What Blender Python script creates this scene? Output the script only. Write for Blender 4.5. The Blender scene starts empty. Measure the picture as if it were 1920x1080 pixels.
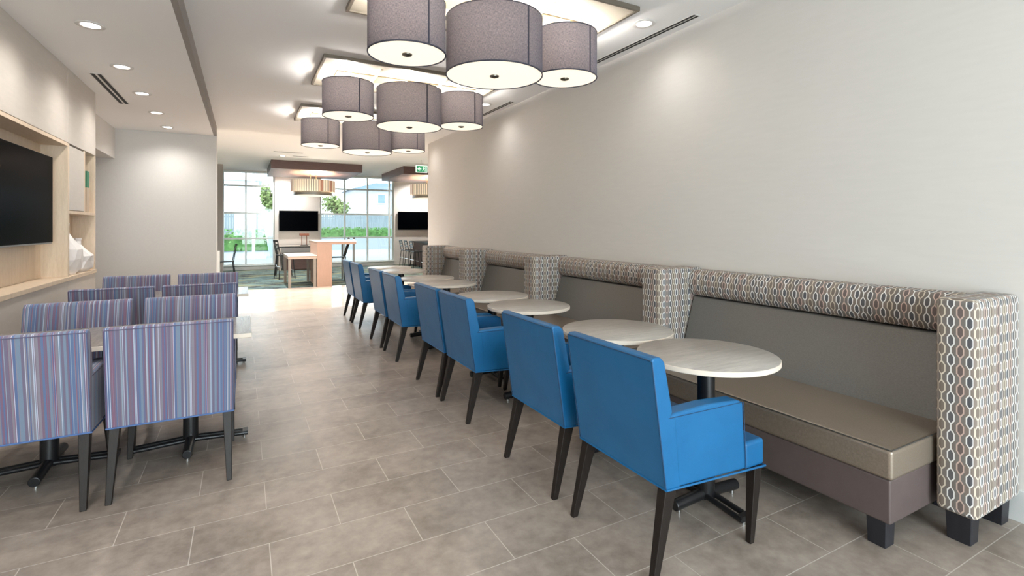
import bpy, bmesh, math, random
from math import sin, cos, pi, radians, atan2, sqrt
from mathutils import Vector, Matrix, noise
random.seed(7)
S = bpy.context.scene
COL = S.collection

# ------------------------------------------------------------------ camera
YAW = 0.49286
cam_d = bpy.data.cameras.new('camera')
cam_d.sensor_width = 36.0
cam_d.lens = 939.2 / 1920 * 36.0
cam_d.shift_y = -(540 - 426.4) / 1920
cam_d.clip_start = 0.05
cam_d.clip_end = 400
cam = bpy.data.objects.new('camera', cam_d)
COL.objects.link(cam)
cam.location = (0, 0, 1.41)
cam.rotation_euler = (radians(90), 0, -YAW)
S.camera = cam

# ------------------------------------------------------------------ exposure, world
S.view_settings.view_transform = 'Standard'
S.view_settings.look = 'None'
S.view_settings.exposure = 1.32
S.view_settings.gamma = 1.0
S.view_settings.use_curve_mapping = False
W = bpy.data.worlds.new('sky')
S.world = W
W.use_nodes = True
wn = W.node_tree
bg = wn.nodes['Background']
bg.inputs['Color'].default_value = (0.86, 0.94, 1.0, 1)
bg.inputs['Strength'].default_value = 2.1
S.cycles.max_bounces = 10
S.cycles.diffuse_bounces = 6
S.cycles.glossy_bounces = 4
S.cycles.transparent_max_bounces = 12
S.cycles.sample_clamp_indirect = 6.0
S.cycles.caustics_reflective = False
S.cycles.caustics_refractive = False

DOWN_W = 19.0      # downlight power
DOWN_R = 5.0      # right row
PEND_W = 19.0      # pendant bulb power
FAR_W = 210.0

REAR_FILL_W = 165.0     # power of the fill light added outside the rear glazing

def light(name, kind, loc, power, color=(1, .9, .8), size=.05, rot=(0, 0, 0), spot=None, blend=.6, parent=None):
    l = bpy.data.lights.new(name, kind)
    l.energy = power
    l.color = color
    if kind == 'AREA':
        l.size = size
    else:
        l.shadow_soft_size = size
    if spot:
        l.spot_size = spot
        l.spot_blend = blend
    o = bpy.data.objects.new(name, l)
    COL.objects.link(o)
    o.location = loc
    o.rotation_euler = rot
    if parent:
        o.parent = parent
    return o

# ------------------------------------------------------------------ colour and materials
def lin(c):
    c = c / 255.0
    return c / 12.92 if c <= .04045 else ((c + .055) / 1.055) ** 2.4
def rgb(r, g, b):
    return (lin(r), lin(g), lin(b), 1)

class NT:
    def __init__(s, name):
        s.m = bpy.data.materials.new(name)
        s.m.use_nodes = True
        s.t = s.m.node_tree
        s.p = s.t.nodes['Principled BSDF']
        s.out = s.t.nodes['Material Output']
    def n(s, kind, **kw):
        nd = s.t.nodes.new(kind)
        for k, v in kw.items():
            setattr(nd, k, v)
        return nd
    def l(s, a, b):
        s.t.links.new(a, b)
    def math(s, op, a, b=None, c=None):
        nd = s.n('ShaderNodeMath', operation=op)
        for i, v in enumerate((a, b, c)):
            if v is None:
                continue
            if isinstance(v, (int, float)):
                nd.inputs[i].default_value = v
            else:
                s.l(v, nd.inputs[i])
        return nd.outputs[0]
    def mix(s, fac, a, b):
        nd = s.n('ShaderNodeMix', data_type='RGBA')
        for i, v in ((0, fac), (6, a), (7, b)):
            if isinstance(v, (int, float, tuple)):
                nd.inputs[i].default_value = v
            else:
                s.l(v, nd.inputs[i])
        return nd.outputs[2]
    def ramp(s, fac, stops, interp='LINEAR'):
        nd = s.n('ShaderNodeValToRGB')
        cr = nd.color_ramp
        cr.interpolation = interp
        while len(cr.elements) < len(stops):
            cr.elements.new(.5)
        for e, (p, c) in zip(cr.elements, stops):
            e.position = p
            e.color = c
        s.l(fac, nd.inputs[0])
        return nd.outputs[0]
    def noise(s, vec, scale, detail=3, rough=.5, dim='3D'):
        nd = s.n('ShaderNodeTexNoise', noise_dimensions=dim)
        nd.inputs['Scale'].default_value = scale
        nd.inputs['Detail'].default_value = detail
        nd.inputs['Roughness'].default_value = rough
        if vec is not None:
            s.l(vec, nd.inputs['Vector'])
        return nd.outputs['Fac']
    def mapping(s, vec, scale=(1, 1, 1), loc=(0, 0, 0)):
        nd = s.n('ShaderNodeMapping')
        nd.inputs['Scale'].default_value = scale
        nd.inputs['Location'].default_value = loc
        s.l(vec, nd.inputs['Vector'])
        return nd.outputs[0]
    def bump(s, h, strength=.2, dist=.005):
        nd = s.n('ShaderNodeBump')
        nd.inputs['Strength'].default_value = strength
        nd.inputs['Distance'].default_value = dist
        s.l(h, nd.inputs['Height'])
        s.l(nd.outputs[0], s.p.inputs['Normal'])

def mat(name, col, rough=.5, metal=0.0, spec=.5, var=0.0, vscale=8.0, stretch=(1, 1, 1), bump=0.0, bscale=200.0, emis=None, estr=0.0, coat=0.0):
    t = NT(name)
    t.p.inputs['Roughness'].default_value = rough
    t.p.inputs['Metallic'].default_value = metal
    t.p.inputs['Specular IOR Level'].default_value = spec
    t.p.inputs['Coat Weight'].default_value = coat
    tc = t.n('ShaderNodeTexCoord')
    if var > 0:
        mp = t.mapping(tc.outputs['Object'], stretch)
        f = t.noise(mp, vscale, 4)
        a = tuple(min(1, c * (1 - var)) for c in col[:3]) + (1,)
        b = tuple(min(1, c * (1 + var)) for c in col[:3]) + (1,)
        t.l(t.ramp(f, [(.3, a), (.7, b)]), t.p.inputs['Base Color'])
    else:
        t.p.inputs['Base Color'].default_value = col
    if bump > 0:
        t.bump(t.noise(tc.outputs['Object'], bscale, 2), bump, .002)
    if emis:
        t.p.inputs['Emission Color'].default_value = emis
        t.p.inputs['Emission Strength'].default_value = estr
    return t.m

M = {}
M['wall'] = mat('wall_paint', rgb(219, 215, 210), .75, bump=.06, bscale=90, var=.015, vscale=40, stretch=(1, .15, 1))
M['ceiling'] = mat('ceiling_paint', rgb(244, 243, 242), .8)
M['beam'] = mat('beam_paint', rgb(150, 144, 139), .7)
M['base_trim'] = mat('baseboard_paint', rgb(212, 214, 213), .5)
M['panel'] = mat('grey_laminate', rgb(200, 192, 183), .42, var=.03, vscale=30, stretch=(1, .2, 1), bump=.04, bscale=120)
M['leg'] = mat('charcoal_stained_wood', rgb(34, 28, 25), .45, spec=.25, var=.2, vscale=25, stretch=(6, 6, .6))
M['black'] = mat('black_powder_coat', rgb(24, 24, 26), .35)
M['chrome'] = mat('chrome', rgb(210, 210, 210), .15, 1.0)
M['bench_box'] = mat('brown_vinyl', rgb(92, 80, 78), .45, var=.05, vscale=20, bump=.08, bscale=500)
M['foot_block'] = mat('black_stained_block', rgb(34, 34, 40), .45, var=.15, vscale=40, stretch=(1, 1, .1))
M['piping'] = mat('dark_seam', rgb(20, 60, 95), .5)
M['bench_seam'] = mat('bench_seam', rgb(70, 66, 62), .5)
M['bronze'] = mat('bronze_frame', rgb(128, 120, 108), .4, .6)
M['plate_panel'] = mat('white_plate', rgb(196, 187, 170), .5)
M['channel'] = mat('champagne_metal', rgb(146, 132, 106), .35, .5)
M['nickel'] = mat('dark_nickel', rgb(105, 100, 92), .3, .8)
M['trim_navy'] = mat('navy_trim', rgb(52, 54, 68), .7)
M['mullion'] = mat('window_frame_paint', rgb(214, 224, 224), .4)
M['screen'] = mat('tv_screen', rgb(3, 4, 6), .2, spec=.5)
M['screen'].node_tree.nodes['Principled BSDF'].inputs['IOR'].default_value = 1.04
M['bezel'] = mat('silver_bezel', rgb(120, 122, 125), .3, .8)
M['white_ceramic'] = mat('white_ceramic', rgb(238, 234, 232), .45)
M['green'] = mat('green_card', rgb(60, 125, 95), .6)
M['tan'] = mat('tan_card', rgb(190, 172, 150), .6)
M['canopy'] = mat('dark_walnut', rgb(92, 70, 66), .45, var=.18, vscale=6, stretch=(1, 1, 14))
M['oak_panel'] = mat('warm_oak_panel', rgb(168, 136, 118), .45, var=.08, vscale=10, stretch=(14, 14, .5))
M['white_top'] = mat('white_quartz_top', rgb(226, 214, 203), .22, var=.02)
M['grey_steel'] = mat('grey_steel', rgb(110, 112, 110), .35, .5)
M['copper'] = mat('copper', rgb(150, 95, 75), .3, .8)
M['slot'] = mat('vent_slot_black', rgb(26, 26, 28), .7)
M['vent'] = mat('vent_white', rgb(225, 222, 219), .5)
M['lamp_on'] = mat('downlight_lens', rgb(255, 250, 240), .5, emis=(1, .95, .88, 1), estr=5.0)
M['diffuser'] = mat('pendant_diffuser', rgb(245, 236, 218), .6, emis=(1, .89, .74, 1), estr=.36)
M['sign_white'] = mat('sign_white', rgb(215, 240, 225), .5, emis=(.8, 1, .88, 1), estr=.35)
M['sign_green'] = mat('sign_green', rgb(20, 110, 70), .5, emis=(.02, .25, .11, 1), estr=.4)
M['road'] = mat('road', rgb(100, 110, 118), .9, var=.06, vscale=1.2)
M['kerb'] = mat('kerb', rgb(132, 142, 148), .9)
M['fence'] = mat('weathered_fence', rgb(128, 140, 146), .9, var=.18, vscale=5, stretch=(8, 8, .3))
M['house'] = mat('pale_siding', rgb(188, 191, 198), .9)
M['roof'] = mat('slate_roof', rgb(84, 104, 122), .9, var=.08)
M['house_glass'] = mat('house_window', rgb(120, 145, 155), .3)
M['bark'] = mat('bark', rgb(110, 96, 84), .9)
M['leaf'] = mat('hedge_leaf', rgb(84, 130, 66), .8, var=.35, vscale=2.5)
M['leaf2'] = mat('tree_leaf', rgb(132, 148, 92), .8, var=.3, vscale=1.5)
M['planter'] = mat('pale_planter', rgb(190, 205, 215), .7)
M['post_white'] = mat('white_post', rgb(225, 228, 230), .6)

def m_blue():
    t = NT('blue_vinyl')
    tc = t.n('ShaderNodeTexCoord')
    f = t.noise(tc.outputs['Object'], 5, 3)
    t.l(t.ramp(f, [(.3, rgb(13, 92, 142)), (.7, rgb(18, 100, 152))]), t.p.inputs['Base Color'])
    t.p.inputs['Roughness'].default_value = .42
    t.p.inputs['Specular IOR Level'].default_value = .5
    a = t.noise(tc.outputs['Object'], 9, 2)
    b = t.noise(tc.outputs['Object'], 380, 2)
    h = t.math('ADD', t.math('MULTIPLY', a, 1.0), t.math('MULTIPLY', b, .10))
    t.bump(h, .25, .01)
    return t.m
M['blue'] = m_blue()

def m_bench(name, c1, c2, rough):
    t = NT(name)
    tc = t.n('ShaderNodeTexCoord')
    w1 = t.noise(t.mapping(tc.outputs['Object'], (40, 300, 300)), 3, 2)
    w2 = t.noise(t.mapping(tc.outputs['Object'], (300, 40, 40)), 3, 2)
    f = t.math('MULTIPLY', t.math('ADD', w1, w2), .5)
    t.l(t.ramp(f, [(.3, c1), (.7, c2)]), t.p.inputs['Base Color'])
    t.p.inputs['Roughness'].default_value = rough
    t.p.inputs['Specular IOR Level'].default_value = .6
    t.p.inputs['Metallic'].default_value = .5
    t.bump(f, .12, .002)
    return t.m
M['bench'] = m_bench('grey_metallic_vinyl', rgb(132, 119, 106), rgb(160, 146, 131), .36)
M['bench_back'] = m_bench('grey_woven_vinyl', rgb(116, 114, 111), rgb(140, 137, 133), .45)

def m_hex():
    """hexagon chain fabric, reading the UV map in metres"""
    t = NT('hexagon_chain_fabric')
    uv = t.n('ShaderNodeUVMap', uv_map='uv')
    sp = t.n('ShaderNodeSeparateXYZ')
    t.l(uv.outputs[0], sp.inputs[0])
    P, V = .0335, .086
    cu = t.math('DIVIDE', sp.outputs[0], P)
    col = t.math('FLOOR', cu)
    fx = t.math('MULTIPLY', t.math('ABSOLUTE', t.math('SUBTRACT', t.math('SUBTRACT', cu, col), .5)), P)
    par = t.math('MULTIPLY', t.math('FLOORED_MODULO', col, 2.0), .5)
    cv = t.math('ADD', t.math('DIVIDE', sp.outputs[1], V), par)
    fy = t.math('MULTIPLY', t.math('ABSOLUTE', t.math('SUBTRACT', t.math('FRACT', cv), .5)), V)
    d1 = t.math('MAXIMUM', t.math('SUBTRACT', fx, .0145), t.math('SUBTRACT', fy, .0300))
    d2 = t.math('MULTIPLY', t.math('SUBTRACT', t.math('ADD', fy, t.math('MULTIPLY', fx, 1.5)), .0365), .555)
    d = t.math('MAXIMUM', d1, d2)
    line = t.math('MULTIPLY', t.math('LESS_THAN', d, 0.0), t.math('GREATER_THAN', d, -.0052))
    link = t.math('MULTIPLY', t.math('LESS_THAN', fx, .0026), t.math('GREATER_THAN', d, -.001))
    ln = t.math('MAXIMUM', line, link)
    inside = t.math('LESS_THAN', d, -.0052)
    q = t.math('FRACT', t.math('MULTIPLY', t.math('ADD', col, .5), .2360))
    lc = t.ramp(q, [(0, rgb(232, 230, 226)), (.3, rgb(210, 198, 180)), (.5, rgb(236, 234, 230)), (.78, rgb(206, 180, 168))], 'CONSTANT')
    ic = t.ramp(q, [(0, rgb(96, 94, 96)), (.3, rgb(120, 108, 98)), (.5, rgb(92, 92, 96)), (.78, rgb(112, 98, 94))], 'CONSTANT')
    oc = t.ramp(q, [(0, rgb(118, 110, 104)), (.4, rgb(134, 122, 113)), (.8, rgb(124, 118, 113))], 'CONSTANT')
    base = t.mix(inside, oc, ic)
    t.l(t.mix(ln, base, lc), t.p.inputs['Base Color'])
    t.p.inputs['Roughness'].default_value = .85
    t.bump(ln, .3, .002)
    return t.m
M['hex'] = m_hex()

def m_stripe():
    t = NT('blue_mauve_striped_fabric')
    uv = t.n('ShaderNodeUVMap', uv_map='uv')
    sp = t.n('ShaderNodeSeparateXYZ')
    t.l(uv.outputs[0], sp.inputs[0])
    def bins(k, off):
        wn_ = t.n('ShaderNodeTexWhiteNoise', noise_dimensions='1D')
        t.l(t.math('FLOOR', t.math('ADD', t.math('MULTIPLY', sp.outputs[0], k), off)), wn_.inputs['W'])
        return wn_.outputs['Value']
    a = t.ramp(bins(96, .3), [(0, rgb(106, 98, 120)), (.22, rgb(88, 106, 140)), (.42, rgb(122, 118, 130)), (.6, rgb(114, 96, 112)), (.78, rgb(110, 126, 146)), (.9, rgb(80, 96, 136))], 'CONSTANT')
    b = t.ramp(bins(170, 5.7), [(0, rgb(114, 90, 112)), (.3, rgb(126, 121, 133)), (.55, rgb(84, 102, 140)), (.8, rgb(132, 146, 162))], 'CONSTANT')
    c = t.mix(t.math('GREATER_THAN', bins(170, 91.2), .55), a, b)
    thin = t.math('GREATER_THAN', bins(430, 40.1), .9)
    c = t.mix(thin, c, rgb(182, 187, 204))
    thin2 = t.math('GREATER_THAN', bins(400, 13.4), .93)
    c = t.mix(thin2, c, rgb(126, 84, 108))
    t.l(c, t.p.inputs['Base Color'])
    t.p.inputs['Roughness'].default_value = .85
    t.p.inputs['Sheen Weight'].default_value = .15
    tc = t.n('ShaderNodeTexCoord')
    t.bump(t.noise(tc.outputs['Object'], 450, 2), .15, .002)
    return t.m
M['stripe'] = m_stripe()

def m_wood(name, c1, c2, axis, rough=.4):
    t = NT(name)
    tc = t.n('ShaderNodeTexCoord')
    sc = [9, 9, 9]
    sc[axis] = .7
    f = t.noise(t.mapping(tc.outputs['Object'], tuple(sc)), 3.5, 5, .6)
    g = t.noise(t.mapping(tc.outputs['Object'], tuple(s * 8 for s in sc)), 3.5, 2)
    h = t.math('ADD', t.math('MULTIPLY', f, .65), t.math('MULTIPLY', g, .35))
    t.l(t.ramp(h, [(.32, c1), (.66, c2)]), t.p.inputs['Base Color'])
    t.p.inputs['Roughness'].default_value = rough
    return t.m
M['maple'] = m_wood('pale_maple', rgb(206, 184, 158), rgb(224, 204, 180), 2, .45)
M['top_grey'] = m_wood('grey_wood_laminate', rgb(150, 144, 138), rgb(184, 178, 171), 0, .3)
M['top_edge'] = mat('pale_edge_band', rgb(226, 212, 196), .5)
M['top_dark'] = m_wood('dark_grey_laminate', rgb(118, 112, 106), rgb(146, 140, 134), 1, .22)

def m_floor():
    t = NT('porcelain_floor_tile')
    tc = t.n('ShaderNodeTexCoord')
    vec = t.mapping(tc.outputs['Object'], loc=(.5075, -.038, 0))
    br = t.n('ShaderNodeTexBrick')
    br.offset = .5
    br.inputs['Scale'].default_value = 1.0
    br.inputs['Brick Width'].default_value = .611
    br.inputs['Row Height'].default_value = .30555
    br.inputs['Mortar Size'].default_value = .0022
    br.inputs['Mortar Smooth'].default_value = .3
    br.inputs['Color1'].default_value = (.30, .30, .30, 1)
    br.inputs['Color2'].default_value = (.62, .62, .62, 1)
    br.inputs['Mortar'].default_value = (1, 1, 1, 1)
    t.l(vec, br.inputs['Vector'])
    n1 = t.noise(tc.outputs['Object'], 2.2, 6, .6)
    n2 = t.noise(tc.outputs['Object'], 14, 5, .65)
    sepb = t.n('ShaderNodeSeparateColor')
    t.l(br.outputs['Color'], sepb.inputs[0])
    f = t.math('ADD', t.math('ADD', t.math('MULTIPLY', n1, .5), t.math('MULTIPLY', n2, .38)), t.math('MULTIPLY', sepb.outputs[0], .24))
    tile = t.ramp(f, [(.40, rgb(122, 111, 102)), (.56, rgb(155, 143, 133)), (.72, rgb(179, 167, 156))])
    t.l(t.mix(br.outputs['Fac'], tile, rgb(194, 186, 177)), t.p.inputs['Base Color'])
    r = t.math('ADD', .27, t.math('MULTIPLY', n2, .16))
    t.l(r, t.p.inputs['Roughness'])
    t.p.inputs['Specular IOR Level'].default_value = .5
    t.bump(t.math('SUBTRACT', t.math('MULTIPLY', n2, .15), br.outputs['Fac']), .15, .002)
    return t.m
M['floor'] = m_floor()

def m_white_floor():
    t = NT('polished_cream_tile')
    tc = t.n('ShaderNodeTexCoord')
    br = t.n('ShaderNodeTexBrick')
    br.offset = 0
    br.inputs['Brick Width'].default_value = .6
    br.inputs['Row Height'].default_value = .6
    br.inputs['Scale'].default_value = 1
    br.inputs['Mortar Size'].default_value = .002
    t.l(tc.outputs['Object'], br.inputs['Vector'])
    n = t.noise(tc.outputs['Object'], 3, 4)
    c = t.ramp(n, [(.3, rgb(203, 186, 171)), (.7, rgb(216, 200, 186))])
    t.l(t.mix(br.outputs['Fac'], c, rgb(205, 190, 176)), t.p.inputs['Base Color'])
    t.p.inputs['Roughness'].default_value = .16
    return t.m
M['white_floor'] = m_white_floor()

def m_carpet():
    t = NT('blue_green_carpet')
    tc = t.n('ShaderNodeTexCoord')
    a = t.noise(t.mapping(tc.outputs['Object'], (.55, 1.6, 1)), 1.3, 5, .65)
    b = t.noise(t.mapping(tc.outputs['Object'], (1.2, 5, 1), (3, 9, 0)), 1.4, 5, .7)
    c1 = t.ramp(a, [(.30, rgb(44, 66, 78)), (.45, rgb(88, 114, 114)), (.58, rgb(124, 126, 92)), (.72, rgb(148, 158, 150))])
    dark = t.math('GREATER_THAN', b, .53)
    t.l(t.mix(dark, c1, rgb(20, 30, 40)), t.p.inputs['Base Color'])
    t.p.inputs['Roughness'].default_value = .95
    return t.m
M['carpet'] = m_carpet()

def m_glass():
    t = NT('window_glass')
    t.t.nodes.remove(t.p)
    tr = t.n('ShaderNodeBsdfTransparent')
    tr.inputs[0].default_value = (.93, .97, .97, 1)
    gl = t.n('ShaderNodeBsdfGlossy')
    gl.inputs['Roughness'].default_value = .02
    fr = t.n('ShaderNodeFresnel')
    fr.inputs[0].default_value = 1.45
    mx = t.n('ShaderNodeMixShader')
    t.l(fr.outputs[0], mx.inputs[0])
    t.l(tr.outputs[0], mx.inputs[1])
    t.l(gl.outputs[0], mx.inputs[2])
    t.l(mx.outputs[0], t.out.inputs[0])
    return t.m
M['glass'] = m_glass()

def m_shade():
    t = NT('grey_linen_shade')
    t.t.nodes.remove(t.p)
    uv = t.n('ShaderNodeUVMap', uv_map='uv')
    a = t.noise(t.mapping(uv.outputs[0], (55, 420, 1)), 1, 2)
    b = t.noise(t.mapping(uv.outputs[0], (420, 55, 1)), 1, 2)
    f = t.math('MULTIPLY', t.math('ADD', a, b), .5)
    c = t.ramp(f, [(.36, rgb(64, 68, 86)), (.64, rgb(108, 110, 122))])
    c2 = t.ramp(f, [(.36, rgb(116, 112, 114)), (.64, rgb(172, 166, 164))])
    df = t.n('ShaderNodeBsdfDiffuse')
    tl = t.n('ShaderNodeBsdfTranslucent')
    t.l(c, df.inputs[0])
    t.l(c2, tl.inputs[0])
    mx = t.n('ShaderNodeMixShader')
    lw = t.n('ShaderNodeLayerWeight')
    lw.inputs[0].default_value = .35
    t.l(t.math('MULTIPLY', t.math('SUBTRACT', 1.0, lw.outputs['Facing']), .5), mx.inputs[0])
    t.l(df.outputs[0], mx.inputs[1])
    t.l(tl.outputs[0], mx.inputs[2])
    t.l(mx.outputs[0], t.out.inputs[0])
    return t.m
M['shade'] = m_shade()

def m_slats():
    t = NT('amber_slat_shade')
    tc = t.n('ShaderNodeTexCoord')
    sp = t.n('ShaderNodeSeparateXYZ')
    t.l(tc.outputs['Object'], sp.inputs[0])
    ang = t.math('MULTIPLY', t.math('ARCTAN2', sp.outputs[1], sp.outputs[0]), 60 / (2 * pi))
    wn_ = t.n('ShaderNodeTexWhiteNoise', noise_dimensions='1D')
    t.l(t.math('FLOOR', ang), wn_.inputs['W'])
    c = t.ramp(wn_.outputs[0], [(0, rgb(232, 214, 190)), (.35, rgb(214, 182, 154)), (.55, rgb(226, 214, 186)), (.86, rgb(168, 122, 100))], 'CONSTANT')
    gap = t.math('LESS_THAN', t.math('FRACT', ang), .2)
    c = t.mix(gap, c, rgb(40, 28, 24))
    t.l(c, t.p.inputs['Base Color'])
    t.l(c, t.p.inputs['Emission Color'])
    t.p.inputs['Emission Strength'].default_value = .25
    return t.m
M['slats'] = m_slats()

# ------------------------------------------------------------------ mesh helpers
class MB:
    def __init__(s):
        s.b = bmesh.new()
    def box(s, x0, x1, y0, y1, z0, z1):
        v = [s.b.verts.new(p) for p in ((x0, y0, z0), (x1, y0, z0), (x1, y1, z0), (x0, y1, z0), (x0, y0, z1), (x1, y0, z1), (x1, y1, z1), (x0, y1, z1))]
        for f in ((3, 2, 1, 0), (4, 5, 6, 7), (0, 1, 5, 4), (1, 2, 6, 5), (2, 3, 7, 6), (3, 0, 4, 7)):
            s.b.faces.new([v[i] for i in f])
        return s
    def prism(s, pts, axis, a0, a1):
        """closed 2-D outline pushed along axis; pts in the two other axes, in order"""
        def mk(p, a):
            if axis == 'x': return (a, p[0], p[1])
            if axis == 'y': return (p[0], a, p[1])
            return (p[0], p[1], a)
        A = [s.b.verts.new(mk(p, a0)) for p in pts]
        B = [s.b.verts.new(mk(p, a1)) for p in pts]
        n = len(pts)
        s.b.faces.new(A)
        s.b.faces.new(B[::-1])
        for i in range(n):
            s.b.faces.new((A[i], B[i], B[(i + 1) % n], A[(i + 1) % n]))
        return s
    def hexa(s, lo, hi):
        """box from four bottom and four top corners"""
        v = [s.b.verts.new(p) for p in list(lo) + list(hi)]
        for f in ((3, 2, 1, 0), (4, 5, 6, 7), (0, 1, 5, 4), (1, 2, 6, 5), (2, 3, 7, 6), (3, 0, 4, 7)):
            s.b.faces.new([v[i] for i in f])
        return s
    def taper(s, p0, p1, w0, w1, d0=None, d1=None):
        d0 = d0 or w0; d1 = d1 or w1
        def q(p, w, d):
            return [(p[0] - w / 2, p[1] - d / 2, p[2]), (p[0] + w / 2, p[1] - d / 2, p[2]), (p[0] + w / 2, p[1] + d / 2, p[2]), (p[0] - w / 2, p[1] + d / 2, p[2])]
        return s.hexa(q(p0, w0, d0), q(p1, w1, d1))
    def tube(s, p0, p1, r, n=16, r1=None, caps=True):
        p0 = Vector(p0); p1 = Vector(p1)
        r1 = r if r1 is None else r1
        ax = (p1 - p0).normalized()
        u = ax.orthogonal().normalized()
        w = ax.cross(u)
        A = [s.b.verts.new(p0 + (u * cos(2 * pi * i / n) + w * sin(2 * pi * i / n)) * r) for i in range(n)]
        B = [s.b.verts.new(p1 + (u * cos(2 * pi * i / n) + w * sin(2 * pi * i / n)) * r1) for i in range(n)]
        for i in range(n):
            s.b.faces.new((A[i], A[(i + 1) % n], B[(i + 1) % n], B[i]))
        if caps:
            s.b.faces.new(A[::-1]); s.b.faces.new(B)
        return s
    def lathe(s, prof, c=(0, 0, 0), n=48, closed=False):
        """profile of (r, z) points spun round the z axis through c"""
        rings = []
        for r, z in prof:
            if r < 1e-6:
                rings.append([s.b.verts.new((c[0], c[1], c[2] + z))])
            else:
                rings.append([s.b.verts.new((c[0] + r * cos(2 * pi * i / n), c[1] + r * sin(2 * pi * i / n), c[2] + z)) for i in range(n)])
        m = len(rings)
        for k in range(m if closed else m - 1):
            A, B = rings[k], rings[(k + 1) % m]
            for i in range(n):
                j = (i + 1) % n
                if len(A) == 1 and len(B) == 1: continue
                if len(A) == 1: s.b.faces.new((A[0], B[j], B[i]))
                elif len(B) == 1: s.b.faces.new((A[i], A[j], B[0]))
                else: s.b.faces.new((A[i], A[j], B[j], B[i]))
        return s
    def quad(s, a, b, c, d):
        s.b.faces.new([s.b.verts.new(p) for p in (a, b, c, d)])
        return s
    def build(s, name, m, parent=None, bevel=0, segs=3, smooth=True, uv=True, loc=None, angle=40):
        bmesh.ops.recalc_face_normals(s.b, faces=s.b.faces)
        me = bpy.data.meshes.new(name)
        if uv:
            L = s.b.loops.layers.uv.new('uv')
            for f in s.b.faces:
                nx, ny, nz = (abs(c) for c in f.normal)
                for lp in f.loops:
                    p = lp.vert.co
                    if nx >= ny and nx >= nz: lp[L].uv = (p.y, p.z)
                    elif ny >= nz: lp[L].uv = (p.x, p.z)
                    else: lp[L].uv = (p.x, p.y)
        s.b.to_mesh(me)
        s.b.free()
        me.materials.append(m if not isinstance(m, str) else M[m])
        if smooth:
            me.shade_smooth()
            try: me.set_sharp_from_angle(angle=radians(angle))
            except Exception: pass
        o = bpy.data.objects.new(name, me)
        COL.objects.link(o)
        if loc: o.location = loc
        if parent: o.parent = parent
        if bevel:
            bv = o.modifiers.new('bevel', 'BEVEL')
            bv.width = bevel; bv.segments = segs; bv.limit_method = 'ANGLE'; bv.angle_limit = radians(35)
            bv.harden_normals = False
            me.shade_smooth()
            wn2 = o.modifiers.new('wn', 'WEIGHTED_NORMAL'); wn2.keep_sharp = True
        return o

def tag(o, label=None, cat=None, group=None, kind=None):
    if label: o['label'] = label
    if cat: o['category'] = cat
    if group: o['group'] = group
    if kind: o['kind'] = kind
    return o
def thing(name, loc, label, cat, group=None, rz=0):
    o = bpy.data.objects.new(name, None)
    o.empty_display_size = .1
    COL.objects.link(o)
    o.location = loc; o.rotation_euler = (0, 0, rz)
    return tag(o, label, cat, group)
def kids(o):
    return [c for c in ALL_KIDS.get(o.name, [])]
ALL_KIDS = {}
def copy_tree(o, parent=None):
    c = o.copy()
    COL.objects.link(c)
    if parent: c.parent = parent
    for ch in o.children: copy_tree(ch, c)
    return c
def dup(src, loc, rz, label, group=None):
    c = copy_tree(src)
    c.location = loc; c.rotation_euler = (0, 0, rz)
    c['label'] = label
    if group: c['group'] = group
    return c
def struct(name, mb, m, parent=None, **kw):
    o = mb.build(name, m, parent, **kw)
    if not parent: o['kind'] = 'structure'
    return o

# ================================================================== THE SETTING
XR = 3.28       # right wall
XC = -1.481     # media wall front
ZL, ZM, ZF = 2.94, 3.09, 3.30
YE, YR, YF = 9.73, 9.68, 18.83
YB = -3.6

struct('floor', MB().box(-5, XR + .3, YB, 9.32, -.1, 0), 'floor')
struct('floor_cream', MB().box(-6, 9, 9.32, 12.7, -.1, 0), 'white_floor')
struct('floor_carpet', MB().box(-6, 9, 12.7, YF + .3, -.1, 0), 'carpet')

struct('wall_right', MB().box(XR, XR + .2, YB, YR, 0, 3.5).box(XR + .2, 9.2, YR - .2, YR, 0, 3.5), 'wall')
struct('wall_end', MB().box(-5, -.387, YE, YE + .22, 0, 3.5), 'wall')
struct('wall_left', MB().box(-1.95, -1.75, YB, 7.27, 0, 3.3).box(-1.95, -1.745, 7.27, YE, 2.475, 3.3).box(-5, -1.95, 7.07, 7.27, 0, 3.3).box(-5.2, -5, 7.07, YE + .22, 0, 3.3), 'wall')
struct('wall_far', MB().box(-6.2, -.60, YF, YF + .3, 0, 3.6).box(.95, 2.40, YF, YF + .3, 0, 3.6).box(5.04, 9.2, YF, YF + .3, 0, 3.6)
       .box(-.60, .95, YF, YF + .3, 0, .13).box(2.40, 5.04, YF, YF + .3, 0, .13)
       .box(-.60, .95, YF, YF + .3, 3.29, 3.6).box(2.40, 5.04, YF, YF + .3, 3.29, 3.6), 'wall')
struct('wall_pier', MB().box(-3.0, -.53, 17.3, 17.6, 0, 3.3), 'beam')
struct('wall_side_left', MB().box(-6.2, -6, YE, YF + .3, 0, 3.6), 'wall')
struct('wall_side_right', MB().box(9, 9.2, YR - .2, YF + .3, 0, 3.6), 'wall')
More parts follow.
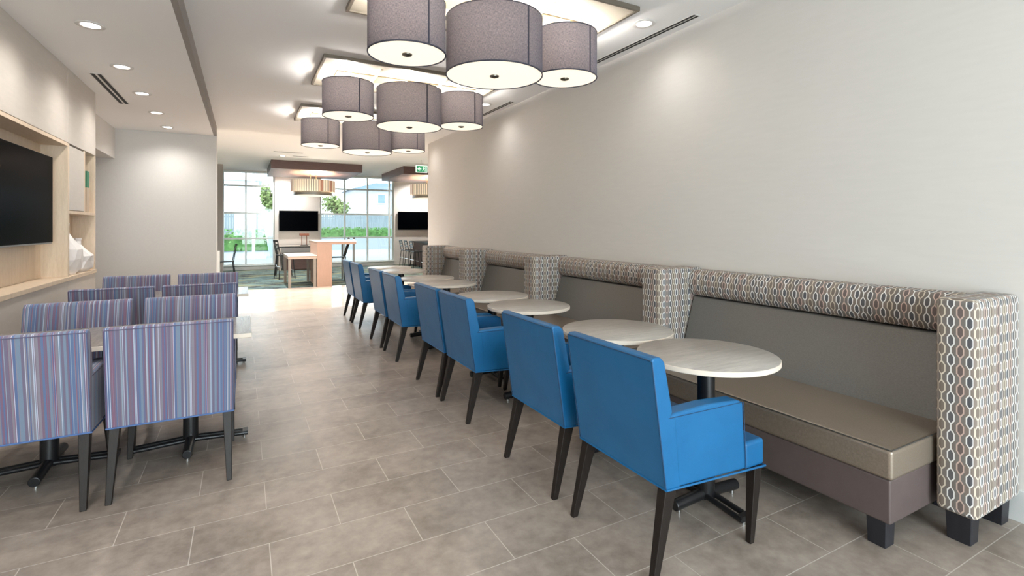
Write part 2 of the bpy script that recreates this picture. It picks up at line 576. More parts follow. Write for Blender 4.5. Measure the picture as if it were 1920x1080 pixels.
# unseen rear wall behind the camera; wide glazing added to let sky light in
struct('wall_rear', MB().box(-1.95, -1.2, YB - .2, YB, 0, 3.3).box(3.0, XR + .2, YB - .2, YB, 0, 3.3).box(-1.2, 3.0, YB - .2, YB, 0, .1).box(-1.2, 3.0, YB - .2, YB, 2.9, 3.3), 'wall')
w3 = struct('window_rear_added', MB().box(-1.2, -1.12, YB - .12, YB - .04, .1, 2.9).box(2.92, 3.0, YB - .12, YB - .04, .1, 2.9).box(.86, .94, YB - .12, YB - .04, .1, 2.9)
            .box(-1.12, 2.92, YB - .12, YB - .04, .1, .18).box(-1.12, 2.92, YB - .12, YB - .04, 2.82, 2.9), 'mullion')
MB().box(-1.12, 2.92, YB - .09, YB - .08, .18, 2.82).build('pane', 'glass', w3)

struct('ceiling', MB().box(-.387, XR + .2, YB, 9.9, ZM, ZM + .15), 'ceiling')
struct('ceiling_left', MB().box(-5, -.43, YB, YE, ZL, ZL + .1), 'ceiling')
struct('ceiling_far', MB().box(-6.2, 9.2, 9.9, YF + .3, ZF, ZF + .2).box(XR + .2, 9.2, YR - .2, 9.9, ZF, ZF + .2), 'ceiling')
struct('trim_1', MB().box(-.43, -.387, YB, YE, ZL, ZM + .12), 'beam')
struct('baseboard_right', MB().box(XR - .014, XR, YB, YR, 0, .155), 'base_trim', bevel=.003)
struct('baseboard_far', MB().box(-.60, 5.04, YF - .015, YF, 0, .11), 'base_trim')
struct('trim_2', MB().box(-.60, .95, YF - .06, YF, .13, .15).box(2.40, 5.04, YF - .06, YF, .13, .15), 'mullion')

def window(name, x0, x1, vs, rough_right=False):
    mb = MB()
    f = .055
    y0, y1 = YF + .06, YF + .16
    for x in [x0 + f / 2, x1 - f / 2] + vs:
        mb.box(x - f / 2, x + f / 2, y0, y1, .13, 3.29)
    xs = [x0 + f / 2] + sorted(vs) + [x1 - f / 2]
    for a, b in zip(xs[:-1], xs[1:]):
        for z in (.16, 1.04, 1.89, 2.80, 3.26):
            mb.box(a + f / 2, b - f / 2, y0 + .005, y1 - .005, z - f / 2, z + f / 2)
    w = struct(name, mb, 'mullion')
    MB().box(x0 + f, x1 - f, YF + .105, YF + .112, .18, 3.24).build('pane', 'glass', w)
    return w
window('window_1', -.60, .95, [.084])
window('window_2', 2.40, 5.04, [3.255, 4.07, 4.88])

dl_ = light('rear_fill_light', 'AREA', (.9, YB - .25, 1.5), REAR_FILL_W, (.88, .95, 1.0), 1, (radians(102), 0, 0))  # area light added outside the rear glazing as fill, boosting the sky
dl_.data.shape = 'RECTANGLE'; dl_.data.size = 4.0; dl_.data.size_y = 2.7

# ================================================================== MEDIA WALL
mw = thing('media_cabinet', (XC, 4.0, 0), 'built-in media wall of grey panels with pale wood niche and open shelves', 'wall unit')
def mwp(name, mb, m, **kw):
    bmesh.ops.translate(mb.b, verts=mb.b.verts, vec=(-XC, -4.0, 0))
    return mb.build(name, m, mw, **kw)
XBk = -1.745
for a, b in ((-3.5, -1.0), (-1.0, 1.42), (1.424, 3.832), (3.836, 6.247), (6.253, 7.275)):
    mwp('upper_panel', MB().box(XBk, XC, a, b, 2.225, ZL), 'panel', bevel=.002)
for a, b in ((-3.5, -1.0), (-1.0, 1.42), (1.424, 3.832), (3.836, 6.247), (6.253, 7.275)):
    mwp('lower_panel', MB().box(XBk, XC, a, b, 0, .895), 'panel', bevel=.002)
NB = -1.678
mwp('side_panel', MB().box(XBk, XC, -3.5, 2.2, .935, 2.22), 'panel')
mwp('niche_lining', MB().box(XBk, NB, 2.25, 7.275, .935, 2.22), 'maple')
mwp('niche_ledge', MB().box(XBk, XC + .012, 2.2, 7.275, .897, .935), 'maple', bevel=.002)
mwp('niche_top', MB().box(NB, XC, 2.25, 6.25, 2.19, 2.22), 'maple')
mwp('niche_jamb', MB().box(NB, XC, 6.25, 6.30, .935, 2.22), 'maple', bevel=.001)
mwp('niche_jamb', MB().box(NB, XC, 2.2, 2.25, .935, 2.22), 'maple', bevel=.001)
mwp('end_jamb', MB().box(NB, XC, 7.252, 7.275, .935, 2.22), 'maple', bevel=.001)
mwp('shelf', MB().box(NB, XC, 6.30, 7.252, 1.545, 1.575), 'maple', bevel=.001)
mwp('shelf_divider', MB().box(NB, XC, 6.81, 6.85, 1.575, 2.22), 'maple', bevel=.001)
mwp('cabinet_door', MB().box(XC - .02, XC, 6.305, 6.806, 1.58, 2.205), 'panel', bevel=.002)

tv = thing('television', (-1.6, 4.6, 1.66), 'large black flat television hung in the pale wood niche', 'television')
MB().box(-.03, .045, -1.40, 1.5, -.40, .40).build('bezel', 'bezel', tv, bevel=.006)
MB().box(.045, .05, -1.39, 1.49, -.385, .395).build('screen', 'screen', tv)
MB().box(-.078, -.03, -.4, .4, -.2, .2).build('bracket', 'black', tv)

def vase(loc, h, w, seed, label):
    rnd = random.Random(seed)
    mb = MB()
    n = 9
    prof = [(.30, 0), (.42, .10), (.50, .30), (.47, .48), (.28, .66), (.12, .80), (.10, .90), (.13, 1.0)]
    rings = []
    for k, (r, z) in enumerate(prof):
        ring = []
        for i in range(n):
            a = 2 * pi * (i + (k % 2) * .5) / n + rnd.uniform(-.12, .12)
            rr = r * w * (1 + (rnd.uniform(-.16, .16) if 0 < k < 5 else rnd.uniform(-.06, .06)))
            ring.append(mb.b.verts.new((rr * cos(a) * .62, rr * sin(a) + (.05 * w * sin(k * 1.3)), z * h + (rnd.uniform(-.02, .02) * h if 0 < k < 7 else 0))))
        rings.append(ring)
    for k in range(len(rings) - 1):
        A, B = rings[k], rings[k + 1]
        for i in range(n):
            j = (i + 1) % n
            if k % 2 == 0:
                mb.b.faces.new((A[i], A[j], B[i])); mb.b.faces.new((A[j], B[j], B[i]))
            else:
                mb.b.faces.new((A[i], B[j], B[i])); mb.b.faces.new((A[i], A[j], B[j]))
    mb.b.faces.new(rings[0][::-1])
    o = mb.build('vase', 'white_ceramic', smooth=False, loc=loc)
    return tag(o, label, 'vase', 'faceted white vases on the shelf')
vase((-1.585, 6.60, .935), .52, .42, 3, 'taller white faceted vase at the left of the open shelf')
vase((-1.575, 6.98, .935), .36, .42, 5, 'shorter white faceted vase at the right of the open shelf')
bk = thing('display_box', (-1.545, 7.0, 1.575), 'tall slim box with green top on the upper shelf', 'box')
MB().box(-.06, .05, -.01, .08, 0, .27).build('box_body', 'tan', bk, bevel=.002)
MB().box(-.06, .05, -.01, .08, .27, .45).build('box_top', 'green', bk, bevel=.002)

# ================================================================== CEILING FITTINGS
def downlight(x, y, z, label, power, group, spot=True):
    t = thing('recessed_downlight', (x, y, z), label, 'ceiling light', group)
    MB().lathe([(.060, -.001), (.092, -.001), (.094, -.004), (.090, -.007), (.062, -.006)], n=32, closed=True).build('trim_ring', 'vent', t)
    MB().lathe([(0, -.003), (.060, -.003)], n=32).build('lens', 'lamp_on', t)
    if spot:
        light('downlight_spot', 'SPOT', (0, 0, -.03), power, (1, .965, .92), .05, (0, 0, 0), radians(150), 1.0, t)
    return t
names_l = ['nearest', 'second', 'third', 'fourth', 'farthest']
for i, y in enumerate((4.84, 5.958, 7.037, 8.126, 9.209)):
    downlight(-1.015, y, ZL, ['recessed downlight nearest the camera in the left ceiling row', 'recessed downlight just before the left slot vent, second of the left row', 'recessed downlight level with the far half of the left slot vent, third of the row', 'recessed downlight just past the left slot vent, fourth of the left row', 'recessed downlight closest to the end wall in the left ceiling row'][i], DOWN_W, 'downlights in the lower left ceiling')
downlight(-1.015, 3.73, ZL, 'recessed downlight cut by the top edge of the photo above the television', DOWN_W, 'downlights in the lower left ceiling')
for i, y in enumerate((2.62, 1.5, .4, -.7, -1.8)):
    downlight(-1.015, y, ZL, 'recessed downlight in the lower left ceiling behind the view', DOWN_W, 'downlights in the lower left ceiling out of view')
downlight(2.91, 3.12, ZM, 'recessed downlight beside the nearest pendant light near the right wall', DOWN_R, 'downlights along the right wall')
downlight(2.91, 6.20, ZM, 'recessed downlight beside the middle pendant light near the right wall', DOWN_R, 'downlights along the right wall')
downlight(2.91, 9.28, ZM, 'recessed downlight at the far end of the right wall, behind the pendant shades', DOWN_R, 'downlights along the right wall')
for y in (.04, -2.6):
    downlight(2.91, y, ZM, 'recessed downlight along the right wall behind the view', DOWN_R, 'downlights along the right wall out of view')

def slot_vent(x0, x1, y0, y1, z, label, n=2):
    t = thing('slot_vent', ((x0 + x1) / 2, (y0 + y1) / 2, z), label, 'air vent', 'slot vents in the ceiling')
    w, l = (x1 - x0) / 2, (y1 - y0) / 2
    along_y = l > w
    MB().box(-w, w, -l, l, -.004, -.0005).build('frame', 'vent', t)
    for k in range(n):
        if along_y:
            c = -w + (k + .5) * (2 * w) / n
            s_ = .3 * 2 * w / n
            MB().box(c - s_, c + s_, -l + .012, l - .012, -.0055, -.0042).build('slot', 'slot', t)
        else:
            c = -l + (k + .5) * (2 * l) / n
            s_ = .28 * 2 * l / n
            MB().box(-w + .012, w - .012, c - s_, c + s_, -.0055, -.0042).build('slot', 'slot', t)
    return t
slot_vent(-1.345, -1.235, 6.33, 7.72, ZL, 'two-slot linear vent in the lower left ceiling')
slot_vent(3.125, 3.195, 2.79, 4.35, ZM, 'thin double slot vent beside the right wall, the nearer one')
slot_vent(3.125, 3.195, 5.88, 7.40, ZM, 'thin double slot vent beside the right wall, the farther one')
slot_vent(.66, 1.35, 13.70, 13.80, ZF, 'faint slot vent in the far ceiling before the left walnut canopy', 1)
slot_vent(1.15, 1.55, 14.35, 14.45, ZF, 'short slot vent in the far ceiling close above the left walnut canopy', 1)
slot_vent(1.10, 1.35, 11.7, 11.80, ZF, 'small slot vent in the far ceiling under the far pendant light', 1)
downlight(.92, 14.5, ZF, 'small ceiling light just before the left walnut canopy', FAR_W, 'far ceiling downlights')
downlight(1.2, 18.2, ZF, 'ceiling light over the desk under the left television', FAR_W * .6, 'far ceiling downlights out of view')
downlight(5.8, 18.2, ZF, 'ceiling light over the counter under the right television', FAR_W * .6, 'far ceiling downlights out of view')
downlight(4.2, 11.2, ZF, 'ceiling light over the cream floor at right', FAR_W, 'far ceiling downlights out of view')
downlight(-1.8, 12.0, ZF, 'ceiling light over the cream floor at left', FAR_W, 'far ceiling downlights out of view')
downlight(1.0, 11.0, ZF, 'ceiling light over the cream floor behind the pendants', FAR_W, 'far ceiling downlights out of view')
downlight(2.6, 13.2, ZF, 'ceiling light between the two walnut canopies', FAR_W, 'far ceiling downlights out of view')

# pendant clusters: one plate with three drum shades
def drum(parent, x, r, zb, h):
    zt = zb + h
    MB().tube((x, 0, zt - .02), (x, 0, ZM - .03), .011, 12).tube((x, 0, ZM - .05), (x, 0, ZM - .03), .035, 20).build('stem', 'channel', parent)
    mb = MB()
    n = 72
    L = mb.b.loops.layers.uv.new('uv')
    for (ra, rb) in ((r, r),):
        pass
    R0, R1 = r, r - .004
    A = [[mb.b.verts.new((x + R * cos(2 * pi * i / n), R * sin(2 * pi * i / n), z)) for i in range(n)] for R, z in ((R0, zb), (R0, zt), (R1, zt), (R1, zb))]
    for k in range(4):
        for i in range(n):
            j = (i + 1) % n
            f = mb.b.faces.new((A[k][i], A[k][j], A[(k + 1) % 4][j], A[(k + 1) % 4][i]))
            for lp in f.loops:
                co = lp.vert.co
                a = i if lp.vert in (A[k][i], A[(k + 1) % 4][i]) else i + 1
                lp[L].uv = (a * 2 * pi / n * r, co.z)
    sh = mb.build('lamp_shade', 'shade', parent, uv=False)
    MB().lathe([(0, zb + .006), (r - .006, zb + .006), (r - .006, zb + .010), (0, zb + .010)], (x, 0, 0), 64).build('diffuser', 'diffuser', sh)
    MB().lathe([(0, zb - .012), (.014, zb - .011), (.034, zb - .003), (.036, zb + .005), (0, zb + .005)], (x, 0, 0), 24).build('finial', 'nickel', sh)
    t = .0025
    for z in (zb, zt - .008):
        MB().lathe([(r + t, z), (r + t, z + .009), (r, z + .009), (r, z)], (x, 0, 0), 64, closed=True).build('rim_band', 'trim_navy', sh)
    for a in (radians(-75), radians(105)):
        c, s_ = cos(a), sin(a)
        w = .006
        pts = []
        for rr in (r - .001, r + .003):
            for e in (-w, w):
                pts.append((x + rr * c - e * s_, rr * s_ + e * c))
        MB().prism([pts[0], pts[1], pts[3], pts[2]], 'z', zb + .009, zt - .009).build('side_seam', 'trim_navy', sh)
    sp = MB()
    for a in (0, 2 * pi / 3, 4 * pi / 3):
        sp.tube((x, 0, zt - .03), (x + (r - .006) * cos(a), (r - .006) * sin(a), zt - .012), .003, 6)
    sp.build('spider', 'nickel', sh)
    light('shade_bulb', 'POINT', (x, 0, zb + h - .045), PEND_W * (r / .27), (1, .95, .89), .045, parent=parent)
    light('shade_bulb', 'POINT', (x, 0, zb + h * .45), PEND_W * .42 * (r / .27), (1, .90, .78), .06, parent=parent)

def pendant(yc, label):
    cx = 1.675
    t = thing('pendant_light', (cx, yc, 0), label, 'ceiling lamp', 'triple drum pendant lights')
    hw, hd = .985, .535
    z0, z1 = ZM - .035, ZM
    b = .022
    fr = MB().box(-hw, hw, -hd, -hd + b, z0, z1).box(-hw, hw, hd - b, hd, z0, z1).box(-hw, -hw + b, -hd + b, hd - b, z0, z1).box(hw - b, hw, -hd + b, hd - b, z0, z1)
    plate = fr.build('ceiling_plate', 'bronze', t)
    MB().box(-hw + b, hw - b, -hd + b, hd - b, ZM - .022, ZM - .002).build('plate_panel', 'plate_panel', plate)
    MB().box(-.80, .80, -.13, .13, ZM - .034, ZM - .0225).build('mounting_channel', 'channel', plate, bevel=.002)
    for x in (-.40, .33):
        MB().box(x - .012, x + .012, -.42, .42, ZM - .045, ZM - .0345).build('cross_bar', 'plate_panel', plate)
    drum(t, 1.01 - cx, .268, 2.615, .365)
    drum(t, 1.69 - cx, .366, 2.56, .43)
    drum(t, 2.335 - cx, .262, 2.63, .37)
    return t
pendant(3.43, 'nearest triple drum pendant, largest in view, on a bronze framed ceiling plate')
pendant(5.65, 'middle triple drum pendant with three grey shades on a ceiling plate')
pendant(7.86, 'farthest triple drum pendant, partly hidden behind the middle one')

# ================================================================== ARMCHAIRS
def make_chair(name, fabric, piping, seam, label, group):
    t = thing(name, (0, 0, 0), label, 'chair', group)
    w = .2875
    # back slab reaching down to the seat rail
    MB().prism([(-.238, .366), (-.316, .890), (-.306, .900), (-.268, .899), (-.246, .876), (-.203, .672), (-.213, .652), (-.185, .645), (-.16, .362)], 'x', -w, w).build('backrest', fabric, t, bevel=.010, segs=3)
    for s_ in (-1, 1):
        x0, x1 = (w - .075, w - .001) if s_ > 0 else (-w + .001, -w + .075)
        MB().prism([(-.205, .365), (-.232, .652), (-.19, .664), (.0, .668), (.19, .655), (.222, .640), (.238, .345)], 'x', x0, x1).build('armrest', fabric, t, bevel=.010, segs=3)
    mb = MB()
    # T-shaped seat: full width in front of the arms
    e = w - .077
    pts = [(-e, -.17), (e, -.17), (e, .240), (w - .004, .240), (w - .004, .372), (-w + .004, .372), (-w + .004, .240), (-e, .240)]
    mb.prism(pts, 'z', .335, .455)
    MBs = mb.build('seat', fabric, t, bevel=.016, segs=4)
    # piping round the bottom hem
    pp = MB()
    r = .0045
    loop = [(-w, -.238, .366), (w, -.238, .366), (w, .372, .331), (-w, .372, .331)]
    for i in range(4):
        pp.tube(loop[i], loop[(i + 1) % 4], r, 8)
    pp.build('piping', piping, t)
    r = .0032
    def seam_run(a, b, rr):
        MB().tube(a, b, rr, 8).build('seam', seam, t)
    seam_run((-w + .006, -.3155, .888), (w - .006, -.3155, .888), r * .8)
    for s_ in (-1, 1):
        seam_run((s_ * (w - .001), -.240, .372), (s_ * (w - .001), -.3145, .886), r * .7)
        seam_run((s_ * (w - .001), -.228, .650), (s_ * (w - .001), .218, .643), r * .6)
        seam_run((s_ * (w - .001), .224, .640), (s_ * (w - .001), .240, .345), r * .6)
    rail = MB().box(-w + .05, w - .05, -.16, .30, .344, .356)
    rail.build('seat_rail', 'leg', t)
    for s_ in (-1, 1):
        MB().taper((s_ * .268, -.290, 0), (s_ * .256, -.202, .364), .027, .046, .030, .060).build('leg', 'leg', t, bevel=.003)
        MB().taper((s_ * .272, .285, 0), (s_ * .260, .332, .336), .027, .046, .026, .052).build('leg', 'leg', t, bevel=.003)
    return t
CX = 1.715
bl = [(1.745, 'blue vinyl armchair nearest the camera, its side and armrest in full view'),
      (2.456, 'second blue vinyl armchair from the camera, directly beyond the nearest one'),
      (3.590, 'third blue vinyl armchair from the camera, its near armrest showing'),
      (4.235, 'fourth blue vinyl armchair from the camera, overlapped by the third'),
      (5.475, 'fifth blue vinyl armchair from the camera, near one of the third pair'),
      (6.160, 'sixth blue vinyl armchair from the camera, far one of the third pair'),
      (7.400, 'seventh blue vinyl armchair from the camera, near one of the farthest pair'),
      (8.060, 'farthest blue vinyl armchair, beside the cream floor')]
GB = 'blue armchairs along the banquette'
blue0 = make_chair('armchair', 'blue', 'blue', 'piping', bl[0][1], GB)
blue0.location = (CX, bl[0][0], 0); blue0.rotation_euler = (0, 0, -pi / 2)
for y, lab in bl[1:]:
    dup(blue0, (CX, y, 0), -pi / 2 + random.uniform(-.006, .006), lab, GB)
GS = 'striped armchairs at the left tables'
M['stripe_seam'] = mat('mauve_seam', rgb(84, 80, 104), .8)
M['stripe_pipe'] = mat('blue_piping', rgb(70, 100, 150), .6)
st0 = make_chair('armchair', 'stripe', 'stripe_pipe', 'stripe_seam', 'front right striped armchair seen from behind, beside the aisle', GS)
st0.location = (-.335, 3.51, 0)
for x, y, rz, lab in ((-.968, 3.50, 0, 'front left striped armchair cut by the left edge of the photo'),
                      (-.335, 4.15, pi, 'striped armchair facing the camera across the front table, aisle side'),
                      (-.985, 4.16, pi, 'striped armchair facing the camera across the front table, media wall side'),
                      (-.335, 5.61, 0, 'striped armchair seen from behind at the back table, aisle side'),
                      (-.965, 5.60, 0, 'striped armchair seen from behind at the back table, media wall side'),
                      (-.335, 6.25, pi, 'farthest striped armchair facing the camera, aisle side'),
                      (-.985, 6.28, pi, 'farthest striped armchair facing the camera, nearest the end wall corner')):
    dup(st0, (x, y, 0), rz, lab, GS)

# ================================================================== TABLES
def make_base(parent, ls, ld, ztop, rot):
    """cross base: single tubes ls long one way, twin tubes ld long the other"""
    R = Matrix.Rotation(rot, 4, 'Z')
    def q(x, y, z): return tuple(R @ Vector((x, y, z)))
    MB().tube(q(0, 0, .03), q(0, 0, ztop - .03), .043, 28).build('column', 'black', parent, bevel=.002)
    for s_ in (-1, 1):
        mb = MB().tube(q(s_ * .03, 0, .052), q(s_ * ls, 0, .040), .027, 20)
        b = mb.build('foot', 'black', parent, bevel=.004)
        MB().tube(q(s_ * (ls - .03), 0, .0), q(s_ * (ls - .03), 0, .016), .013, 14).build('glide', 'chrome', b)
        mb = MB()
        for e in (-.026, .026):
            mb.tube(q(e, s_ * .02, .048), q(e, s_ * ld, .032), .014, 12)
        mb.box(*sorted((q(-.035, s_ * ld, 0)[0], q(.035, s_ * (ld - .03), 0)[0])), *sorted((q(-.035, s_ * ld, 0)[1], q(.035, s_ * (ld - .03), 0)[1])), .022, .048)
        b = mb.build('foot', 'black', parent)
        MB().tube(q(0, s_ * (ld - .02), 0), q(0, s_ * (ld - .02), .022), .012, 14).build('glide', 'chrome', b)
    MB().box(-.15, .15, -.022, .022, ztop - .032, ztop - .026).box(-.022, .022, -.15, .15, ztop - .032, ztop - .026).build('top_bracket', 'black', parent)

def round_table(label):
    t = thing('round_table', (0, 0, 0), label, 'table', 'round tables along the banquette')
    r, z = .343, .765
    MB().lathe([(0, z - .026), (r - .003, z - .026), (r, z - .023), (r, z - .003), (r - .002, z - .0012), (0, z - .0012)], n=72).build('edge_band', 'top_edge', t)
    MB().lathe([(r - .0025, z - .0012), (r - .004, z), (0, z)], n=72).build('tabletop', 'top_grey', t)
    make_base(t, .225, .235, z, 0)
    return t
rt = [(1.795, 'round pale grey table nearest the camera, beside the nearest blue chair'),
      (2.490, 'second round grey table from the camera, touching the nearest one'),
      (3.610, 'third round grey table from the camera, before the second patterned divider'),
      (4.300, 'fourth round grey table from the camera, left of the third one'),
      (5.520, 'fifth round grey table from the camera, before the third patterned divider'),
      (6.210, 'sixth round grey table from the camera, behind the fifth'),
      (7.420, 'seventh round grey table from the camera, by the farthest chairs'),
      (8.110, 'farthest round grey table, next to the cream floor')]
r0 = round_table(rt[0][1]); r0.location = (2.095, rt[0][0], 0)
for y, lab in rt[1:]:
    dup(r0, (2.095, y, 0), 0, lab)

def square_table(label):
    t = thing('square_table', (0, 0, 0), label, 'table', 'grey topped square tables at the left')
    z = .757
    MB().box(-.345, .345, -.335, .335, z - .028, z - .0012).build('edge_band', 'top_edge', t, bevel=.003)
    MB().box(-.3435, .3435, -.3335, .3335, z - .0012, z).build('tabletop', 'top_dark', t)
    make_base(t, .25, .325, z, pi / 2)
    return t
q0 = square_table('front square table beside the aisle between striped armchairs')
q0.location = (-.297, 3.835, 0)
dup(q0, (-.99, 3.835, 0), 0, 'front square table beside the media wall under the television')
dup(q0, (-.297, 5.925, 0), 0, 'back square table beside the aisle, its corner past the striped chairs')
dup(q0, (-.99, 5.925, 0), 0, 'back square table nearest the open shelves')

# ================================================================== BANQUETTE
def divider(y0, y1, label):
    yc = (y0 + y1) / 2
    t = thing('bench_divider', (3.03, yc, 0), label, 'divider', 'patterned dividers of the banquette')
    w = (y1 - y0) / 2
    MB().box(-.232, .232, -w, w, .128, 1.092).build('padded_panel', 'hex', t, bevel=.022, segs=5)
    for x in (-.165, .165):
        MB().taper((x, 0, 0), (x, 0, .13), .075, .082, min(.085, 2 * w - .03), min(.095, 2 * w - .02)).build('foot', 'foot_block', t, bevel=.003)
    return t
divs = [(.957, 1.107), (2.835, 3.030), (4.715, 4.925), (6.645, 6.870), (8.36, 8.58)]
dl = ['patterned divider at the near end of the banquette, full height and feet in view',
      'patterned divider between the nearest and second grey benches',
      'patterned divider between the second and third grey benches',
      'patterned divider between the third and fourth grey benches',
      'patterned divider at the far end of the banquette']
for (a, b), lab in zip(divs, dl): divider(a, b, lab)

def bench(y0, y1, label):
    yc = (y0 + y1) / 2; w = (y1 - y0) / 2
    t = thing('banquette_bench', (2.87, yc, 0), label, 'bench', 'grey benches of the banquette')
    X0 = 2.455 - 2.87
    wi = w - .035 if True else w
    # base box and cushion
    MB().box(X0 + .012, .33, -w + .025, w - .025, .118, .312).build('base_box', 'bench_box', t, bevel=.008)
    # slightly crowned cushion
    mb = MB()
    nx, ny = 10, 24
    g = []
    def hz(u, v):
        return .012 * (1 - (2 * u - 1) ** 4) * (1 - (2 * v - 1) ** 6)
    xs0, xs1 = X0, .20
    ys0, ys1 = -w + .012, w - .012
    vs = [[mb.b.verts.new((xs0 + (xs1 - xs0) * i / nx, ys0 + (ys1 - ys0) * j / ny, .448 + hz(i / nx, j / ny))) for j in range(ny + 1)] for i in range(nx + 1)]
    lo = [[mb.b.verts.new((xs0 + (xs1 - xs0) * i / nx, ys0 + (ys1 - ys0) * j / ny, .313)) for j in range(ny + 1)] for i in range(nx + 1)]
    for i in range(nx):
        for j in range(ny):
            mb.b.faces.new((vs[i][j], vs[i + 1][j], vs[i + 1][j + 1], vs[i][j + 1]))
            mb.b.faces.new((lo[i][j], lo[i][j + 1], lo[i + 1][j + 1], lo[i + 1][j]))
    for i in range(nx):
        mb.b.faces.new((lo[i][0], lo[i + 1][0], vs[i + 1][0], vs[i][0]))
        mb.b.faces.new((lo[i][ny], vs[i][ny], vs[i + 1][ny], lo[i + 1][ny]))
    for j in range(ny):
        mb.b.faces.new((lo[0][j], vs[0][j], vs[0][j + 1], lo[0][j + 1]))
        mb.b.faces.new((lo[nx][j], lo[nx][j + 1], vs[nx][j + 1], vs[nx][j]))
    cu = mb.build('seat_cushion', 'bench', t, bevel=.018, segs=4)
    sm = MB()
    for (a, b) in (((xs0, ys0, .447), (xs0, ys1, .447)), ((xs0, ys0, .447), (xs1, ys0, .447)), ((xs0, ys1, .447), (xs1, ys1, .447))):
        sm.tube((a[0] + .004, a[1] + (.004 if a[1] < 0 else -.004), a[2]), (b[0] + .004, b[1] + (.004 if b[1] < 0 else -.004), b[2]), .003, 8)
    sm.build('seam', 'bench_seam', cu)
    # reclined back between the dividers
    MB().prism([(3.025 - 2.87, .44), (3.155 - 2.87, .868), (3.26 - 2.87, .868), (3.26 - 2.87, .44)], 'y', -w + .004 - .0, w - .004).build('backrest', 'bench_back', t, bevel=.012)
    # patterned roll on top
    prof = []
    x0, x1 = 3.108 - 2.87, 3.277 - 2.87
    for k in range(9):
        a = -pi / 2 - (pi) * k / 8
        prof.append((x0 + .055 + .055 * cos(a), .975 + .100 * sin(a)))
    prof += [(x1, 1.075), (x1, .875)]
    prof = prof[::-1]
    mb = MB()
    L = mb.b.loops.layers.uv.new('uv')
    A = [mb.b.verts.new((p[0], -w - .0, p[1])) for p in prof]
    B = [mb.b.verts.new((p[0], w + .0, p[1])) for p in prof]
    mb.b.faces.new(A); mb.b.faces.new(B[::-1])
    acc = 0
    for i in range(len(prof)):
        j = (i + 1) % len(prof)
        d = math.dist(prof[i], prof[j])
        f = mb.b.faces.new((A[i], B[i], B[j], A[j]))
        for lp in f.loops:
            v = lp.vert
            arc = acc if v in (A[i], B[i]) else acc + d
            lp[L].uv = (v.co.y + 3, arc)
        acc += d
    mb.build('top_roll', 'hex', t, uv=False, angle=60)
    for y in (-w + .085, w - .085):
        for x in (X0 + .06, .26):
            MB().taper((x, y, 0), (x, y, .12), .072, .080, .072, .080).build('foot', 'foot_block', t, bevel=.003)
    return t
gaps = [(1.110, 2.832), (3.033, 4.712), (4.928, 6.642), (6.873, 8.357)]
bnl = ['nearest grey vinyl bench with patterned top roll, seat end and front foot in view',
       'second grey vinyl bench from the camera, behind the second pair of round tables',
       'third grey vinyl bench from the camera, between the third and fourth dividers',
       'farthest grey vinyl bench, its back catching window light']
for (a, b), lab in zip(gaps, bnl): bench(a, b, lab)

# ================================================================== FAR ROOM
def canopy(x0, x1, y0, y1, label):
    t = thing('ceiling_canopy', ((x0 + x1) / 2, (y0 + y1) / 2, ZF), label, 'ceiling panel', 'dark walnut ceiling canopies')
    hx, hy = (x1 - x0) / 2, (y1 - y0) / 2
    MB().box(-hx, hx, -hy, -hy + .03, -.24, 0).box(-hx, hx, hy - .03, hy, -.24, 0).box(-hx, -hx + .03, -hy + .03, hy - .03, -.24, 0).box(hx - .03, hx, -hy + .03, hy - .03, -.24, 0).build('fascia', 'canopy', t)
    MB().box(-hx + .03, hx - .03, -hy + .03, hy - .03, -.238, -.21).build('soffit_panel', 'canopy', t)
canopy(.69, 3.17, 15.45, 18.1, 'dark walnut ceiling canopy over the high table')
canopy(4.35, 6.83, 15.15, 17.9, 'dark walnut ceiling canopy partly hidden behind the right wall')

def slat_light(x, y, label):
    t = thing('drum_chandelier', (x, y, 0), label, 'ceiling lamp', 'amber slat drum lights')
    for sx in (-.08, .08):
        MB().tube((sx, 0, 2.82), (sx, 0, 3.06), .010, 10).tube((sx, 0, 3.045), (sx, 0, 3.06), .06, 18).build('stem', 'channel', t)
    MB().lathe([(.645, 2.50), (.65, 2.50), (.65, 2.85), (.645, 2.85)], n=72, closed=True).build('slat_shade', 'slats', t)
    MB().lathe([(.565, 2.395), (.57, 2.395), (.57, 2.53), (.565, 2.53)], n=72, closed=True).build('lower_band', 'grey_steel', t)
    MB().lathe([(0, 2.385), (.56, 2.395), (.56, 2.41), (0, 2.41)], n=64).build('diffuser', 'diffuser', t)
    sp = MB()
    for a in range(4):
        sp.tube((0, 0, 2.83), (.647 * cos(a * pi / 2), .647 * sin(a * pi / 2), 2.83), .006, 8)
        sp.tube((.567 * cos(a * pi / 2), .567 * sin(a * pi / 2), 2.52), (.647 * cos(a * pi / 2), .647 * sin(a * pi / 2), 2.52), .006, 8)
    sp.tube((0, 0, 2.41), (0, 0, 2.84), .012, 8)
    sp.build('spider', 'channel', t)
    light('chandelier_bulb', 'POINT', (.15, 0, 2.7), 80, (1, .85, .68), .1, parent=t)
slat_light(1.92, 16.6, 'amber slatted drum light hung under the left walnut canopy')
slat_light(5.60, 16.4, 'amber slatted drum light cut off by the right wall')

def far_tv(x0, x1, z0, z1, label):
    t = thing('television', ((x0 + x1) / 2, YF - .06, (z0 + z1) / 2), label, 'television', 'black televisions on the far wall')
    w, h = (x1 - x0) / 2, (z1 - z0) / 2
    MB().box(-w, w, -.02, .02, -h, h).build('bezel', 'black', t, bevel=.004)
    MB().box(-w + .012, w - .012, -.023, -.020, -h + .012, h - .012).build('screen', 'screen', t)
    MB().box(-.2, .2, .02, .06, -.15, .15).build('bracket', 'black', t)
far_tv(1.08, 2.335, 1.285, 1.985, 'black television on the far wall between the windows')
far_tv(5.17, 6.45, 1.32, 2.01, 'black television on the far wall cut off by the right wall')

